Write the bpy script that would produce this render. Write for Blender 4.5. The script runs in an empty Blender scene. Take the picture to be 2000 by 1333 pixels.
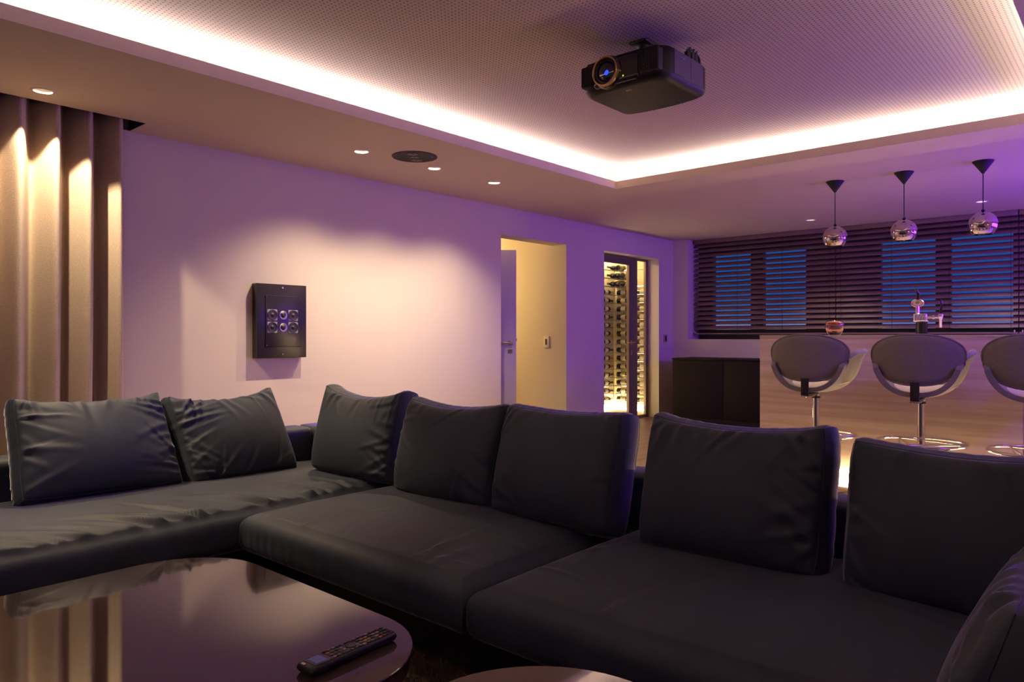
import bpy, bmesh, math, random
import numpy as np
from mathutils import Vector, Matrix
from mathutils.geometry import delaunay_2d_cdt

R = math.radians
S = bpy.context.scene
COL = S.collection

# ------------------------------------------------------------------ camera, world, lights, exposure
EYE = 1.08
YAW = R(41.36)                                  # the room's long axis lies 41.36 degrees to the right of the view
cd = bpy.data.cameras.new('camera')
cam = bpy.data.objects.new('camera', cd); COL.objects.link(cam)
cam.location = (0, 0, EYE)
cam.rotation_euler = (R(90), 0, YAW - R(90))
cd.sensor_width = 36; cd.lens = 1412 / 2000 * 36
cd.shift_y = -8.5 / 2000
cd.clip_start = 0.05
S.camera = cam

S.view_settings.view_transform = 'Standard'
S.view_settings.look = 'None'
S.view_settings.exposure = 0.0
S.view_settings.gamma = 1.0
S.view_settings.use_curve_mapping = False
S.cycles.use_denoising = True
S.cycles.max_bounces = 8
S.cycles.diffuse_bounces = 5
S.cycles.glossy_bounces = 4
S.cycles.transmission_bounces = 6
S.cycles.caustics_reflective = False
S.cycles.caustics_refractive = False
S.cycles.sample_clamp_indirect = 4.0

w = bpy.data.worlds.new('dusk_sky'); S.world = w; w.use_nodes = True
nt = w.node_tree; nt.nodes.clear()
tc = nt.nodes.new('ShaderNodeTexCoord'); sp = nt.nodes.new('ShaderNodeSeparateXYZ')
rp = nt.nodes.new('ShaderNodeValToRGB'); bg = nt.nodes.new('ShaderNodeBackground'); wo = nt.nodes.new('ShaderNodeOutputWorld')
nt.links.new(tc.outputs['Generated'], sp.inputs[0]); nt.links.new(sp.outputs['Z'], rp.inputs[0])
nt.links.new(rp.outputs[0], bg.inputs[0]); nt.links.new(bg.outputs[0], wo.inputs[0])
e = rp.color_ramp.elements
e[0].position = 0.0; e[0].color = (0.10, 0.11, 0.16, 1)
e[1].position = 1.0; e[1].color = (0.006, 0.03, 0.14, 1)
for p_, c_ in ((0.008, (0.36, 0.36, 0.50, 1)), (0.018, (0.06, 0.15, 0.46, 1)), (0.05, (0.010, 0.085, 0.36, 1)), (0.25, (0.008, 0.06, 0.27, 1))):
    k = e.new(p_); k.color = c_
bg.inputs[1].default_value = 1.0

WARM = (1.0, 0.74, 0.46)
PURPLE = (0.17, 0.015, 1.0)

def lamp(name, kind, loc, energy, color, parent=None, **kw):
    ld = bpy.data.lights.new(name, kind); ld.energy = energy; ld.color = color
    for k_, v_ in kw.items():
        if k_ not in ('rot', 'aim'): setattr(ld, k_, v_)
    o = bpy.data.objects.new(name, ld); COL.objects.link(o); o.location = loc
    if 'aim' in kw:
        d = Vector(kw['aim']); o.rotation_euler = d.to_track_quat('-Z', 'Y').to_euler()
    if parent: o.parent = parent
    return o

# the purple mood lamp on the right-hand wall behind the bar, out of view
lamp('purple_mood_light', 'AREA', (7.3, -0.90, 1.76), 96, PURPLE, shape='RECTANGLE', size=2.6, size_y=0.6, aim=(0, 1, 0))
lamp('purple_mood_light', 'AREA', (4.3, -0.90, 1.55), 30, PURPLE, shape='RECTANGLE', size=1.2, size_y=0.15, aim=(-0.35, 1, 0))
# warm lamp in the corridor beyond the door opening
lamp('corridor_lamp', 'POINT', (5.75, 6.9, 2.15), 60, (1.0, 0.70, 0.28), shadow_soft_size=0.08)

COVE_STRENGTH = 60.0
COVE_COLOR = (1.0, 0.84, 0.82)

# ------------------------------------------------------------------ materials
def mat(name, color, rough=0.6, metal=0.0, noise=None, bump=None, **kw):
    m = bpy.data.materials.new(name); m.use_nodes = True
    n = m.node_tree; b = n.nodes['Principled BSDF']
    b.inputs['Base Color'].default_value = (*color, 1)
    b.inputs['Roughness'].default_value = rough
    b.inputs['Metallic'].default_value = metal
    for k_, v_ in kw.items():
        nm = {'sheen': 'Sheen Weight', 'sheen_rough': 'Sheen Roughness', 'sheen_tint': 'Sheen Tint', 'coat': 'Coat Weight',
              'coat_rough': 'Coat Roughness', 'trans': 'Transmission Weight', 'ior': 'IOR', 'emit': 'Emission Color',
              'emit_s': 'Emission Strength', 'spec': 'Specular IOR Level'}[k_]
        b.inputs[nm].default_value = (*v_, 1) if isinstance(v_, tuple) else v_
    if noise or bump:
        co = n.nodes.new('ShaderNodeTexCoord')
    if noise:
        scale, amount = noise[0], noise[1]
        mp = n.nodes.new('ShaderNodeMapping'); n.links.new(co.outputs['Object'], mp.inputs[0])
        if len(noise) > 2: mp.inputs['Scale'].default_value = noise[2]
        nz = n.nodes.new('ShaderNodeTexNoise'); nz.inputs['Scale'].default_value = scale; nz.inputs['Detail'].default_value = 5
        n.links.new(mp.outputs[0], nz.inputs[0])
        cr = n.nodes.new('ShaderNodeValToRGB'); n.links.new(nz.outputs[0], cr.inputs[0])
        cr.color_ramp.elements[0].position = 0.3; cr.color_ramp.elements[1].position = 0.7
        cr.color_ramp.elements[0].color = (*[c * (1 - amount) for c in color], 1)
        cr.color_ramp.elements[1].color = (*[min(1, c * (1 + amount)) for c in color], 1)
        n.links.new(cr.outputs[0], b.inputs['Base Color'])
    if bump:
        mp2 = n.nodes.new('ShaderNodeMapping'); n.links.new(co.outputs['Object'], mp2.inputs[0])
        if len(bump) > 2: mp2.inputs['Scale'].default_value = bump[2]
        n2 = n.nodes.new('ShaderNodeTexNoise'); n2.inputs['Scale'].default_value = bump[0]; n2.inputs['Detail'].default_value = 3
        n.links.new(mp2.outputs[0], n2.inputs[0])
        bp = n.nodes.new('ShaderNodeBump'); bp.inputs['Strength'].default_value = bump[1]; bp.inputs['Distance'].default_value = 0.005
        n.links.new(n2.outputs[0], bp.inputs['Height']); n.links.new(bp.outputs[0], b.inputs['Normal'])
    return m

def pane_glass():
    m = bpy.data.materials.new('pane_glass'); m.use_nodes = True; n = m.node_tree; n.nodes.clear()
    tr = n.nodes.new('ShaderNodeBsdfTransparent'); gl = n.nodes.new('ShaderNodeBsdfGlossy'); mx = n.nodes.new('ShaderNodeMixShader')
    o = n.nodes.new('ShaderNodeOutputMaterial')
    mx.inputs[0].default_value = 0.05; gl.inputs['Roughness'].default_value = 0.02; tr.inputs[0].default_value = (0.97, 0.97, 0.96, 1)
    n.links.new(tr.outputs[0], mx.inputs[1]); n.links.new(gl.outputs[0], mx.inputs[2]); n.links.new(mx.outputs[0], o.inputs[0])
    return m

def emis(name, color, s):
    m = bpy.data.materials.new(name); m.use_nodes = True; n = m.node_tree; n.nodes.clear()
    em = n.nodes.new('ShaderNodeEmission'); o = n.nodes.new('ShaderNodeOutputMaterial')
    em.inputs[0].default_value = (*color, 1); em.inputs[1].default_value = s
    n.links.new(em.outputs[0], o.inputs[0]); return m

def perforated():
    m = mat('perforated_board', (0.64, 0.52, 0.46), 0.85)
    n = m.node_tree; b = n.nodes['Principled BSDF']; L = n.links
    co = n.nodes.new('ShaderNodeTexCoord'); s_ = n.nodes.new('ShaderNodeSeparateXYZ'); L.new(co.outputs['Object'], s_.inputs[0])
    P = 0.0232; outs = []
    def mth(op, a, b_=None):
        x = n.nodes.new('ShaderNodeMath'); x.operation = op
        for i_, v_ in enumerate((a, b_)):
            if v_ is None: continue
            if isinstance(v_, (int, float)): x.inputs[i_].default_value = v_
            else: L.new(v_, x.inputs[i_])
        return x.outputs[0]
    for ax in ('X', 'Y'):
        f_ = mth('FRACT', mth('MULTIPLY', s_.outputs[ax], 1 / P))
        f_ = mth('SUBTRACT', f_, 0.5); outs.append(mth('MULTIPLY', f_, f_))
    d2 = mth('ADD', outs[0], outs[1])
    hole = mth('LESS_THAN', d2, 0.20 ** 2)
    mx = n.nodes.new('ShaderNodeMix'); mx.data_type = 'RGBA'
    mx.inputs[6].default_value = (0.64, 0.52, 0.46, 1); mx.inputs[7].default_value = (0.20, 0.18, 0.16, 1)
    L.new(hole, mx.inputs[0]); L.new(mx.outputs[2], b.inputs['Base Color'])
    return m

def wood(name, dark, light, axis='Y', rough=0.45, freq=1.0):
    m = mat(name, light, rough); n = m.node_tree; L = n.links; b = n.nodes['Principled BSDF']
    co = n.nodes.new('ShaderNodeTexCoord')
    mp = n.nodes.new('ShaderNodeMapping'); L.new(co.outputs['Object'], mp.inputs[0])
    sc = {'X': (0.5, 14, 14), 'Y': (14, 0.5, 14)}[axis]
    mp.inputs['Scale'].default_value = tuple(v * freq for v in sc)
    nz = n.nodes.new('ShaderNodeTexNoise'); nz.inputs['Scale'].default_value = 1.6; nz.inputs['Detail'].default_value = 7; nz.inputs['Distortion'].default_value = 0.6
    L.new(mp.outputs[0], nz.inputs[0])
    cr = n.nodes.new('ShaderNodeValToRGB'); L.new(nz.outputs[0], cr.inputs[0])
    el = cr.color_ramp.elements
    el[0].position = 0.32; el[0].color = (*dark, 1); el[1].position = 0.62; el[1].color = (*light, 1)
    L.new(cr.outputs[0], b.inputs['Base Color'])
    return m

M = dict(
    wall=mat('wall_paint', (0.72, 0.66, 0.58), 0.85, bump=(60, 0.04)),
    ceil=mat('ceiling_paint', (0.67, 0.57, 0.465), 0.85),
    perf=perforated(),
    white=mat('white_lacquer', (0.75, 0.73, 0.72), 0.4),
    cellar=mat('cellar_plaster', (0.80, 0.70, 0.48), 0.8),
    floor=wood('oak_floor', (0.16, 0.10, 0.065), (0.30, 0.20, 0.13), 'X', 0.35, 0.6),
    velvet=mat('dark_velvet', (0.027, 0.039, 0.062), 0.66, noise=(5, 0.22), bump=(7, 0.25), sheen=1.0, sheen_rough=0.22, sheen_tint=(0.80, 0.84, 0.95)),
    seam=mat('dark_piping', (0.045, 0.045, 0.048), 0.85),
    plinth=mat('dark_plinth', (0.012, 0.012, 0.014), 0.35),
    curtain=mat('linen_curtain', (0.50, 0.41, 0.33), 0.9, noise=(160, 0.14), bump=(240, 0.35)),
    black=mat('black_plastic', (0.012, 0.012, 0.014), 0.35),
    blackmatte=mat('black_matte', (0.015, 0.014, 0.015), 0.7),
    gloss=mat('gloss_black', (0.010, 0.009, 0.011), 0.10, coat=0.6, coat_rough=0.04),
    satin=mat('satin_dark_metal', (0.10, 0.10, 0.12), 0.38, 0.55),
    chrome=mat('chrome', (0.80, 0.78, 0.76), 0.10, 1.0),
    steel=mat('brushed_steel', (0.55, 0.53, 0.52), 0.28, 1.0),
    gold=mat('gold_ring', (0.62, 0.42, 0.22), 0.32, 0.9),
    lens=mat('lens_glass', (0.004, 0.006, 0.03), 0.03, coat=1.0, coat_rough=0.02),
    cone=mat('speaker_cone', (0.020, 0.019, 0.021), 0.38),
    driver=mat('driver_frame', (0.42, 0.38, 0.38), 0.35, 0.6),
    spk=mat('speaker_box', (0.014, 0.012, 0.018), 0.30),
    tabletop=mat('brown_back_painted_glass', (0.060, 0.040, 0.032), 0.06, ior=1.55, coat=0.4, coat_rough=0.02),
    tablerim=mat('table_rim', (0.10, 0.07, 0.055), 0.2),
    slat=mat('dark_brown_slat', (0.21, 0.138, 0.115), 0.42, noise=(3, 0.15, (1, 0.2, 1))),
    cord=mat('blind_cord', (0.04, 0.028, 0.025), 0.7),
    clip=mat('beige_clip', (0.55, 0.45, 0.36), 0.5),
    frame=mat('anthracite_frame', (0.030, 0.026, 0.027), 0.45),
    glass=pane_glass(),
    bar=wood('pale_grained_wood', (0.72, 0.56, 0.45), (0.93, 0.80, 0.69), 'Y', 0.45),
    barface=mat('bar_edge', (0.62, 0.50, 0.42), 0.4),
    fabric=mat('grey_wool', (0.25, 0.232, 0.218), 0.9, noise=(120, 0.10), bump=(300, 0.2), sheen=0.2),
    cream=mat('cream_upholstery', (0.80, 0.73, 0.62), 0.9, bump=(300, 0.15)),
    cab=mat('dark_cabinet', (0.012, 0.008, 0.008), 0.75, spec=0.25),
    rubber=mat('black_rubber', (0.008, 0.008, 0.008), 0.6),
    amber=mat('amber_glass', (0.90, 0.60, 0.42), 0.02, trans=0.95, ior=1.45),
    bottle=mat('dark_bottle_glass', (0.018, 0.016, 0.012), 0.15),
    capsr=mat('red_capsule', (0.42, 0.10, 0.05), 0.4), capsy=mat('yellow_capsule', (0.85, 0.62, 0.10), 0.4),
    capsw=mat('pale_capsule', (0.62, 0.56, 0.48), 0.4), capsk=mat('black_capsule', (0.03, 0.025, 0.03), 0.4),
    paper=mat('bottle_label', (0.55, 0.50, 0.40), 0.7),
    rug=mat('dark_shaggy_rug', (0.075, 0.052, 0.038), 0.95),
    button=mat('grey_button', (0.10, 0.095, 0.10), 0.5), buttonpale=mat('pale_button', (0.42, 0.38, 0.34), 0.5),
    buttonred=mat('red_button', (0.80, 0.14, 0.09), 0.4), buttonyel=mat('yellow_button', (0.55, 0.42, 0.12), 0.4),
    cove=emis('cove_light_strip', COVE_COLOR, COVE_STRENGTH),
    bulb=emis('warm_bulb', (1.0, 0.80, 0.58), 40.0),
    bulbdim=emis('pendant_bulb', (1.0, 0.78, 0.55), 10.0),
    cellarstrip=emis('cellar_light_strip', (1.0, 0.74, 0.38), 110.0),
    plinthstrip=emis('bar_plinth_strip', (1.0, 0.70, 0.38), 150.0),
    green=emis('green_indicator', (0.35, 0.9, 0.05), 1.5),
    blueglow=emis('blue_lens_glow', (0.03, 0.08, 1.0), 1.4),
    screen=emis('remote_screen', (0.16, 0.11, 0.22), 0.4),
    mirror=mat('smoked_mirror_ball', (0.60, 0.54, 0.53), 0.04, 1.0),
    reflector=mat('downlight_reflector', (0.85, 0.80, 0.72), 0.25, 0.9),
    reflwhite=mat('downlight_trim', (0.80, 0.76, 0.70), 0.4),
    plastic=mat('white_switch_plastic', (0.78, 0.74, 0.66), 0.4),
    medal=mat('medallion_white', (0.75, 0.72, 0.66), 0.4), medalring=mat('medallion_ring', (0.85, 0.45, 0.28), 0.3, 0.6),
    medalgreen=mat('medallion_emblem', (0.30, 0.30, 0.04), 0.4),
)

# ------------------------------------------------------------------ mesh builders
class MB:
    def __init__(s): s.v = []; s.f = []; s.mi = []
    def add(s, v, f, mi=0):
        o = len(s.v); s.v += [tuple(map(float, p)) for p in v]; s.f += [tuple(o + i for i in q) for q in f]; s.mi += [mi] * len(f); return s
    def box(s, x0, x1, y0, y1, z0, z1, mi=0):
        v = [(x, y, z) for z in (z0, z1) for y in (y0, y1) for x in (x0, x1)]
        return s.add(v, [(0, 2, 3, 1), (4, 5, 7, 6), (0, 1, 5, 4), (2, 6, 7, 3), (0, 4, 6, 2), (1, 3, 7, 5)], mi)
    def rbox(s, x0, x1, y0, y1, z0, z1, r=0.01, seg=3, mi=0):
        bm = bmesh.new(); bmesh.ops.create_cube(bm, size=1)
        for q in bm.verts: q.co = Vector(((x0 + x1) / 2 + q.co.x * (x1 - x0), (y0 + y1) / 2 + q.co.y * (y1 - y0), (z0 + z1) / 2 + q.co.z * (z1 - z0)))
        bmesh.ops.bevel(bm, geom=bm.edges[:], offset=r, segments=seg, affect='EDGES', profile=0.5)
        bm.verts.index_update()
        s.add([q.co[:] for q in bm.verts], [[q.index for q in fc.verts] for fc in bm.faces], mi); bm.free(); return s
    def lathe(s, prof, c=(0, 0, 0), axis='Z', n=32, mi=0, cap0=False, cap1=False):
        v = []; f = []
        for (r, h) in prof:
            for k in range(n):
                t = 2 * math.pi * k / n; a, b = r * math.cos(t), r * math.sin(t)
                p = {'Z': (a, b, h), 'X': (h, a, b), 'Y': (b, h, a), '-X': (-h, b, a), '-Y': (a, -h, b)}[axis]
                v.append((p[0] + c[0], p[1] + c[1], p[2] + c[2]))
        for i in range(len(prof) - 1):
            for k in range(n):
                k2 = (k + 1) % n
                f.append((i * n + k, i * n + k2, (i + 1) * n + k2, (i + 1) * n + k))
        if cap0: f.append(tuple(range(n))[::-1])
        if cap1: f.append(tuple(range((len(prof) - 1) * n, len(prof) * n)))
        return s.add(v, f, mi)
    def cyl(s, p0, p1, r, n=16, r1=None, mi=0):
        p0 = Vector(p0); p1 = Vector(p1); d = p1 - p0; q = d.to_track_quat('Z', 'Y'); r1 = r if r1 is None else r1
        v = []; f = []
        for (c, rr) in ((p0, r), (p1, r1)):
            for k in range(n):
                t = 2 * math.pi * k / n; v.append(c + q @ Vector((rr * math.cos(t), rr * math.sin(t), 0)))
        for k in range(n): f.append((k, (k + 1) % n, n + (k + 1) % n, n + k))
        f.append(tuple(range(n))[::-1]); f.append(tuple(range(n, 2 * n)))
        return s.add(v, f, mi)
    def tube(s, pts, r, n=8, closed=False, mi=0):
        pts = [Vector(p) for p in pts]; N = len(pts); v = []; f = []
        up = Vector((0, 0, 1))
        for i, p in enumerate(pts):
            a = pts[(i - 1) % N] if (closed or i > 0) else p; b = pts[(i + 1) % N] if (closed or i < N - 1) else p
            t = (b - a).normalized()
            u_ = up if abs(t.dot(up)) < 0.95 else Vector((1, 0, 0))
            sx = t.cross(u_).normalized(); sy = sx.cross(t).normalized()
            for k in range(n):
                q = 2 * math.pi * k / n; v.append(p + sx * (r * math.cos(q)) + sy * (r * math.sin(q)))
        for i in range(N if closed else N - 1):
            j = (i + 1) % N
            for k in range(n): f.append((i * n + k, i * n + (k + 1) % n, j * n + (k + 1) % n, j * n + k))
        if not closed: f += [tuple(range(n))[::-1], tuple(range((N - 1) * n, N * n))]
        return s.add(v, f, mi)
    def mesh(s, name, mats, smooth=True, sharp=40):
        m = bpy.data.meshes.new(name); m.from_pydata(s.v, [], s.f)
        for k in (mats if isinstance(mats, (list, tuple)) else [mats]): m.materials.append(k)
        m.polygons.foreach_set('material_index', s.mi)
        bm = bmesh.new(); bm.from_mesh(m); bmesh.ops.recalc_face_normals(bm, faces=bm.faces)
        if smooth:
            for fc in bm.faces: fc.smooth = True
            for ed in bm.edges:
                if len(ed.link_faces) == 2 and ed.calc_face_angle(0) > R(sharp): ed.smooth = False
        bm.to_mesh(m); bm.free(); m.update(); return m
    def build(s, name, mats, parent=None, loc=None, smooth=True, sharp=40):
        o = bpy.data.objects.new(name, s.mesh(name, mats, smooth, sharp)); COL.objects.link(o)
        if parent: o.parent = parent
        if loc: o.location = loc
        return o

def tag(o, label=None, cat=None, group=None, kind=None):
    if label: o['label'] = label
    if cat: o['category'] = cat
    if group: o['group'] = group
    if kind: o['kind'] = kind
    return o
def empty(name, loc=(0, 0, 0), rz=0.0, label=None, cat=None, group=None, kind=None):
    o = bpy.data.objects.new(name, None); COL.objects.link(o); o.location = loc; o.rotation_euler = (0, 0, rz); o.empty_display_size = 0.05
    return tag(o, label, cat, group, kind)
def copy_tree(o, parent=None):
    c = o.copy(); COL.objects.link(c)
    if parent: c.parent = parent
    for ch in list(o.children): copy_tree(ch, c)
    return c
def shared(name, mesh, parent, loc=(0, 0, 0), rot=(0, 0, 0)):
    o = bpy.data.objects.new(name, mesh); COL.objects.link(o); o.parent = parent; o.location = loc; o.rotation_euler = rot; return o
def struct(name, mb, m, parent=None, smooth=False):
    o = mb.build(name, m, parent, smooth=smooth); o['kind'] = 'structure'; return o

# ------------------------------------------------------------------ room shell
X0, XB, YR, YL = -1.3, 8.95, -0.95, 4.92        # front, back, right and left faces of the room
ZC, ZU = 2.40, 2.585                            # soffit and raised ceiling
CX0, CX1, CY0, CY1 = -0.9, 5.46, 0.40, 3.57     # opening of the raised ceiling
LIP = 0.068
DX0, DX1 = 5.42, 6.514                          # door opening
NX0, NX1 = 7.268, 8.566                         # wine cellar opening
ZL = 2.12                                       # lintel height
YB = 5.125                                      # rear face of the left wall

struct('floor', MB().box(X0 - .2, 9.4, YR - .2, 9.0, -0.12, 0.0), M['floor'])

mb = MB()
mb.box(X0 - .2, DX0, YL, YB, 0, 2.75)
mb.box(DX0, DX1, YL, YB, ZL, 2.75)
mb.box(DX1, NX0, YL, YB, 0, 2.75)
mb.box(NX0, NX1, YL, YB, ZL, 2.75)
mb.box(NX1, 9.4, YL, YB, 0, 2.75)
struct('wall_left', mb, M['wall'])
struct('wall_right', MB().box(X0 - .2, 9.4, YR - .15, YR, 0, 2.75), M['wall'])
struct('wall_front', MB().box(X0 - .2, X0, YR, YL, 0, 2.75), M['wall'])

# back wall with a window recess that reaches the soffit
WIN = [(3.945, 4.505), (3.226, 3.80), (1.793, 2.383), (1.067, 1.662), (-0.50, 0.10)]
WZ0, WZ1 = 1.165, 2.225
mb = MB()
mb.box(XB, 9.4, YR, YL, 0, 1.04)
mb.box(XB, 9.4, 4.70, YL, 1.04, 2.75)
struct('wall_back', mb, M['wall'])
mb = MB()
ys = [YR] + sorted([y for p in WIN for y in p]) + [4.70]
for i in range(0, len(ys) - 1, 2): mb.box(9.27, 9.40, ys[i], ys[i + 1], 1.04, 2.75)
for a, b in WIN:
    mb.box(9.27, 9.40, a, b, 1.04, WZ0); mb.box(9.27, 9.40, a, b, WZ1, 2.75)
struct('wall_window', mb, M['frame'])
for i, (a, b) in enumerate(WIN):
    fr = MB()
    t = 0.035
    fr.box(9.28, 9.34, a, a + t * .3, WZ0, WZ1); fr.box(9.28, 9.34, b - t * .3, b, WZ0, WZ1)
    fr.box(9.28, 9.34, a, b, WZ0, WZ0 + t * .3); fr.box(9.28, 9.34, a, b, WZ1 - t * .3, WZ1)
    wdw = struct('window_%d' % (i + 1), fr, M['frame'])
    MB().box(9.305, 9.311, a + .01, b - .01, WZ0 + .01, WZ1 - .01).build('pane', M['glass'], wdw, smooth=False)
struct('trim_1', MB().box(8.945, 9.27, YR, 4.70, 1.035, 1.045), M['wall'])

# lower ceiling with the recess opening, curtain slot and downlight holes
DL = [(0.75, 3.70), (1.25, 4.457), (3.156, 4.207), (3.849, 4.201), (4.546, 4.207), (8.366, 2.868), (8.329, 1.224)]
HR = 0.045
SLOT = (X0, 1.86, 4.655, 4.90)
def holed_plane(rect, rects, circles, z):
    V, E = [], []
    def loop(pts):
        o = len(V); V.extend(Vector(p) for p in pts)
        E.extend((o + i, o + (i + 1) % len(pts)) for i in range(len(pts)))
    def rc(r): return [(r[0], r[2]), (r[1], r[2]), (r[1], r[3]), (r[0], r[3])]
    loop(rc(rect))
    for r in rects: loop(rc(r))
    for c in circles: loop([(c[0] + HR * math.cos(k * math.pi / 12), c[1] + HR * math.sin(k * math.pi / 12)) for k in range(24)])
    vo, _, fo, *_r = delaunay_2d_cdt(V, E, [], 0, 1e-6)
    out = []
    for f_ in fo:
        c = sum((vo[i] for i in f_), Vector((0, 0))) / len(f_)
        if any(r[0] < c.x < r[1] and r[2] < c.y < r[3] for r in rects): continue
        if any((c.x - q[0]) ** 2 + (c.y - q[1]) ** 2 < (HR * 0.99) ** 2 for q in circles): continue
        out.append(tuple(f_))
    return MB().add([(p.x, p.y, z) for p in vo], out)
mb = holed_plane((X0, 9.4, YR, YL + 0.05), [(CX0, CX1, CY0, CY1), SLOT], DL, ZC)
T = 0.02
for (x0, x1, y0, y1) in ((CX0 - T, CX0, CY0 - T, CY1 + T), (CX1, CX1 + T, CY0 - T, CY1 + T), (CX0 - T, CX1 + T, CY0 - T, CY0), (CX0 - T, CX1 + T, CY1, CY1 + T)):
    mb.box(x0, x1, y0, y1, ZC + 0.0005, ZC + LIP)
G = 0.14                                        # ledge behind the lip and the upstand that closes the recess
for (x0, x1, y0, y1) in ((CX0 - G, CX0 - T, CY0 - G, CY1 + G), (CX1 + T, CX1 + G, CY0 - G, CY1 + G), (CX0 - T, CX1 + T, CY0 - G, CY0 - T), (CX0 - T, CX1 + T, CY1 + T, CY1 + G)):
    mb.box(x0, x1, y0, y1, ZC + 0.03, ZC + 0.045)
ceiling = struct('ceiling', mb, M['ceil'])
mb = MB()
for (x0, x1, y0, y1) in ((CX0 - G - .03, CX0 - G, CY0 - G, CY1 + G), (CX1 + G, CX1 + G + .03, CY0 - G, CY1 + G), (CX0 - G, CX1 + G, CY0 - G - .03, CY0 - G), (CX0 - G, CX1 + G, CY1 + G, CY1 + G + .03)):
    mb.box(x0, x1, y0, y1, ZC + 0.03, ZU + 0.02)
struct('trim_2', mb, M['ceil'])
struct('ceiling', MB().box(CX0 - G, CX1 + G, CY0 - G, CY1 + G, ZU, ZU + 0.03), M['perf'])
mb = MB().box(SLOT[0], SLOT[1], SLOT[2] - .015, SLOT[2], ZC + .0005, 2.62).box(SLOT[0], SLOT[1] + .015, SLOT[2] - .015, YL, 2.60, 2.62).box(SLOT[1], SLOT[1] + .015, SLOT[2], YL, ZC + .0005, 2.62)
struct('trim_3', mb, M['blackmatte'])
struct('ceiling', MB().box(X0 - .2, 9.4, YR - .15, 9.0, 2.75, 2.85), M['ceil'])     # slab above everything

w_, zs = 0.014, ZC + 0.066
for (x0, x1, y0, y1) in ((CX0 - .09, CX0 - .09 + w_, CY0 - .09, CY1 + .09), (CX1 + .09 - w_, CX1 + .09, CY0 - .09, CY1 + .09), (CX0 - .06, CX1 + .06, CY0 - .09, CY0 - .09 + w_), (CX0 - .06, CX1 + .06, CY1 + .09 - w_, CY1 + .09)):
    MB().box(x0, x1, y0, y1, zs - .012, zs).build('light_strip', M['cove'], ceiling, smooth=False)

# corridor behind the door opening
CYE = 8.6
struct('wall_corridor_right', MB().box(DX1, DX1 + .1, YB, CYE, 0, 2.75), M['wall'])
mb = MB().box(DX0 - .1, DX0, YB, 5.0 + .15, 0, 2.75).box(DX0 - .1, DX0, 5.15, 5.93, ZL, 2.75).box(DX0 - .1, DX0, 5.93, CYE, 0, 2.75)
struct('wall_corridor_left', mb, M['wall'])
struct('wall_corridor_end', MB().box(DX0 - 1.2, DX1 + .1, CYE, CYE + .1, 0, 2.75), M['wall'])
struct('ceiling', MB().box(DX0 - .1, DX1 + .1, YB, CYE, 2.42, 2.45), M['ceil'])

door = empty('door_1', (5.455, 5.905, 0), math.atan2(5.26 - 5.905, 6.05 - 5.455), kind='structure')
MB().rbox(0, .875, -.02, .02, .01, 2.04, .003, 2).build('door_leaf', M['white'], door)
hd = MB().cyl((.81, -.02, 1.01), (.81, -.065, 1.01), .011).rbox(.69, .825, -.073, -.055, 1.0, 1.02, .004, 2).rbox(.785, .84, -.027, -.02, .985, 1.035, .003, 2)
hd.build('door_handle', M['steel'], door)
MB().rbox(.785, .835, -.027, -.02, .895, .945, .003, 2).cyl((.81, -.02, .922), (.81, -.030, .922), .012).build('lock_plate', M['steel'], door)
MB().rbox(.874, .884, -.008, .008, 1.03, 1.06, .003, 2).build('latch', M['steel'], door)

# wine cellar shell
CRX, CRY = 8.92, 5.84
struct('wall_cellar_back', MB().box(7.0, CRX + .1, CRY, CRY + .08, 0, 2.75), M['cellar'])
struct('wall_cellar_right', MB().box(CRX, CRX + .1, YB, CRY, 0, 2.75), M['cellar'])
struct('wall_cellar_left', MB().box(7.0, 7.08, YB, CRY, 0, 2.75), M['cellar'])
struct('ceiling', MB().box(7.0, CRX + .1, YB, CRY + .08, 2.30, 2.34), M['cellar'])
cf = MB().box(7.08, CRX, YB + .01, CRY, 0.0, 0.03)
fl2 = struct('floor', cf, M['cellar'])
MB().box(7.12, CRX - .03, CRY - .05, CRY - .015, .032, .05).build('light_strip', M['cellarstrip'], fl2, smooth=False)
MB().box(CRX - .05, CRX - .015, YB + .05, CRY - .06, .032, .05).build('light_strip', M['cellarstrip'], fl2, smooth=False)
MB().box(7.12, CRX - .03, CRY - .12, CRY - .08, 2.285, 2.298).build('light_strip', M['cellarstrip'], fl2, smooth=False)

# glazed cellar door and side light (frame set back in the reveal)
GY = 5.085
d2 = empty('door_2', (NX0, GY, 0), kind='structure')
W2 = NX1 - NX0
mb = MB().rbox(0, .035, 0, .035, .0, ZL, .002, 1).rbox(W2 - .06, W2, 0, .035, 0, ZL, .002, 1).rbox(.035, W2 - .06, 0, .035, ZL - .03, ZL, .002, 1)
mb.rbox(.905, 1.025, 0, .035, 0, ZL - .03, .002, 1).rbox(1.025, W2 - .06, 0, .035, 0, .035, .002, 1)
mb.build('door_frame', M['steel'] if False else mat('bronze_frame', (0.20, 0.15, 0.14), 0.4, 0.5), d2)
FRM = bpy.data.materials['bronze_frame']
lf = MB().rbox(.038, .10, -.012, .03, .012, ZL - .035, .002, 1).rbox(.80, .902, -.012, .03, .012, ZL - .035, .002, 1).rbox(.10, .80, -.012, .03, ZL - .105, ZL - .035, .002, 1).rbox(.10, .80, -.012, .03, .012, .035, .002, 1)
leaf = lf.build('door_leaf', FRM, d2)
MB().box(.10, .80, .006, .012, .035, ZL - .105).build('pane', M['glass'], leaf, smooth=False)
MB().box(1.025, W2 - .06, .012, .018, .035, ZL - .03).build('pane', M['glass'], d2, smooth=False)
hh = MB().rbox(.835, .87, -.02, -.012, .98, 1.03, .002, 1).cyl((.853, -.012, 1.005), (.853, -.06, 1.005), .009).cyl((.862, -.058, 1.005), (.70, -.058, 1.005), .009)
hh.rbox(.84, .866, -.018, -.012, .84, .90, .002, 1)
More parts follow.
